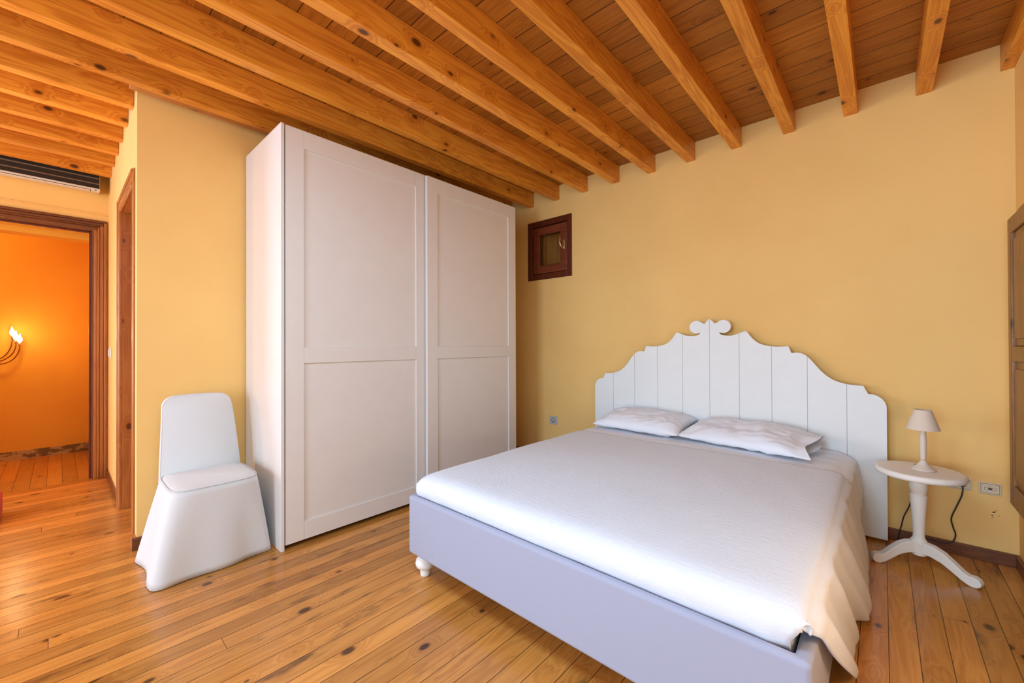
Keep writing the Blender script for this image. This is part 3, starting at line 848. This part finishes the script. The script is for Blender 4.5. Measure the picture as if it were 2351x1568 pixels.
cpts = [(LX-.005, LY+.047, .503), (.150, 3.06, .5025), (.148, 3.140, .500), (.143, 3.160, .47), (.130, 3.155, .36), (.108, 3.15, .255), (.084, 3.15, .185), (.074, 3.15, .134), (.064, 3.15, .083), (.060, 3.15, .03), (.075, 3.165, .006), (.12, 3.20, .006),
        (.165, 3.235, .03), (.182, 3.24, .058), (.215, 3.24, .055), (.248, 3.24, .056), (.277, 3.24, .075), (.287, 3.24, .113), (.278, 3.24, .152), (.272, 3.24, .198), (.290, 3.24, .261), (.309, 3.235, .325), (.314, 3.233, .36), (.314, 3.238, .384)]
build('power_cord', G().tube(smooth_path(cpts), .0032, 8), MT['black'], lm, smooth=True)
g = G()
pp = [(.0, -.047), (.010, -.047), (.013, -.040), (.017, -.022), (.0185, -.005), (0, -.005)]
for v_ in G().lathe(pp, (0, 0, 0), 20).V: g.V.append(Vector((.312+v_.x, YW-.006+v_.z, .392+v_.y)))
g.F = G().lathe(pp, (0, 0, 0), 20).F
build('plug', g, MT['black'], lm, smooth=True)
build('cord_switch', G().box(LX-.030, LX-.022, LY+.030, LY+.042, .503, .515), MT['black'], lm, bevel=.003)

# ------------------------------------------------------------------ wall sockets
def socket(name, label, cat, xc, zc, w, h, mat, kind):
    o = thing(name, (xc, YW, zc), label, cat)
    build('cover_plate', G().box(xc-w/2, xc+w/2, YW-.007, YW, zc-h/2, zc+h/2), mat, o, bevel=.0035, seg=3)
    if kind == 'schuko':
        r = .0195; n = 32; g = G()
        for rr, y in ((r+.003, YW-.0085), (r, YW-.0085), (r-.002, YW-.0073), (0.001, YW-.0073)):
            for k in range(n): g.V.append(Vector((xc+rr*cos(2*pi*k/n), y, zc+rr*sin(2*pi*k/n))))
        for j in range(3):
            for k in range(n): g.F.append((j*n+k, j*n+(k+1) % n, (j+1)*n+(k+1) % n, (j+1)*n+k))
        build('socket_well', g, MT['grey_plastic'], o, smooth=False)
        ring_ = [Vector((xc+r*cos(2*pi*k/n), YW-.0084, zc+r*sin(2*pi*k/n))) for k in range(n+1)]
        build('well_rim', G().tube(ring_, .0016, 6), MT['void'], o)
        for dx in (-.0095, .0095):
            build('pin_hole', G().lathe([(0, -.0002), (.0026, -.0002), (.0026, .0002), (0, .0002)], (xc+dx, YW-.0076, zc), 10), MT['void'], o)
        build('earth_clip', G().box(xc-.004, xc+.004, YW-.0082, YW-.0074, zc-r, zc-r+.006), MT['void'], o)
    else:
        build('inner_rim', frame_ring('Y', YW-.0078, YW-.007, xc-w/2+.007, xc+w/2-.007, zc-h/2+.0065, zc+h/2-.0065, .0012), MT['void'] if kind == 'phone' else MT['iron'], o)
        if kind == 'phone':
            build('jack', G().box(xc-.007, xc+.007, YW-.0085, YW-.0068, zc-.004, zc+.003), MT['void'], o)
            build('jack_frame', frame_ring('Y', YW-.0078, YW-.007, xc-.020, xc+.020, zc-.008, zc+.006, .0008), MT['iron'], o)
            build('screw', G().box(xc-.002, xc+.002, YW-.0078, YW-.0069, zc+.010, zc+.013), MT['void'], o)
    return o
socket('wall_socket', 'single grey-white power socket low on the yellow wall near the wardrobe', 'socket', -2.405, .398, .088, .080, MT['grey_plastic'], 'schuko')
socket('wall_socket', 'cream power socket behind the bedside table with the black plug in it', 'socket', .305, .386, .094, .064, MT['ivory'], 'power')
socket('phone_socket', 'cream phone socket on the wall right of the bedside table', 'socket', .415, .382, .080, .062, MT['ivory'], 'phone')

for o in bpy.data.objects:
    if '_o' in o: del o['_o']
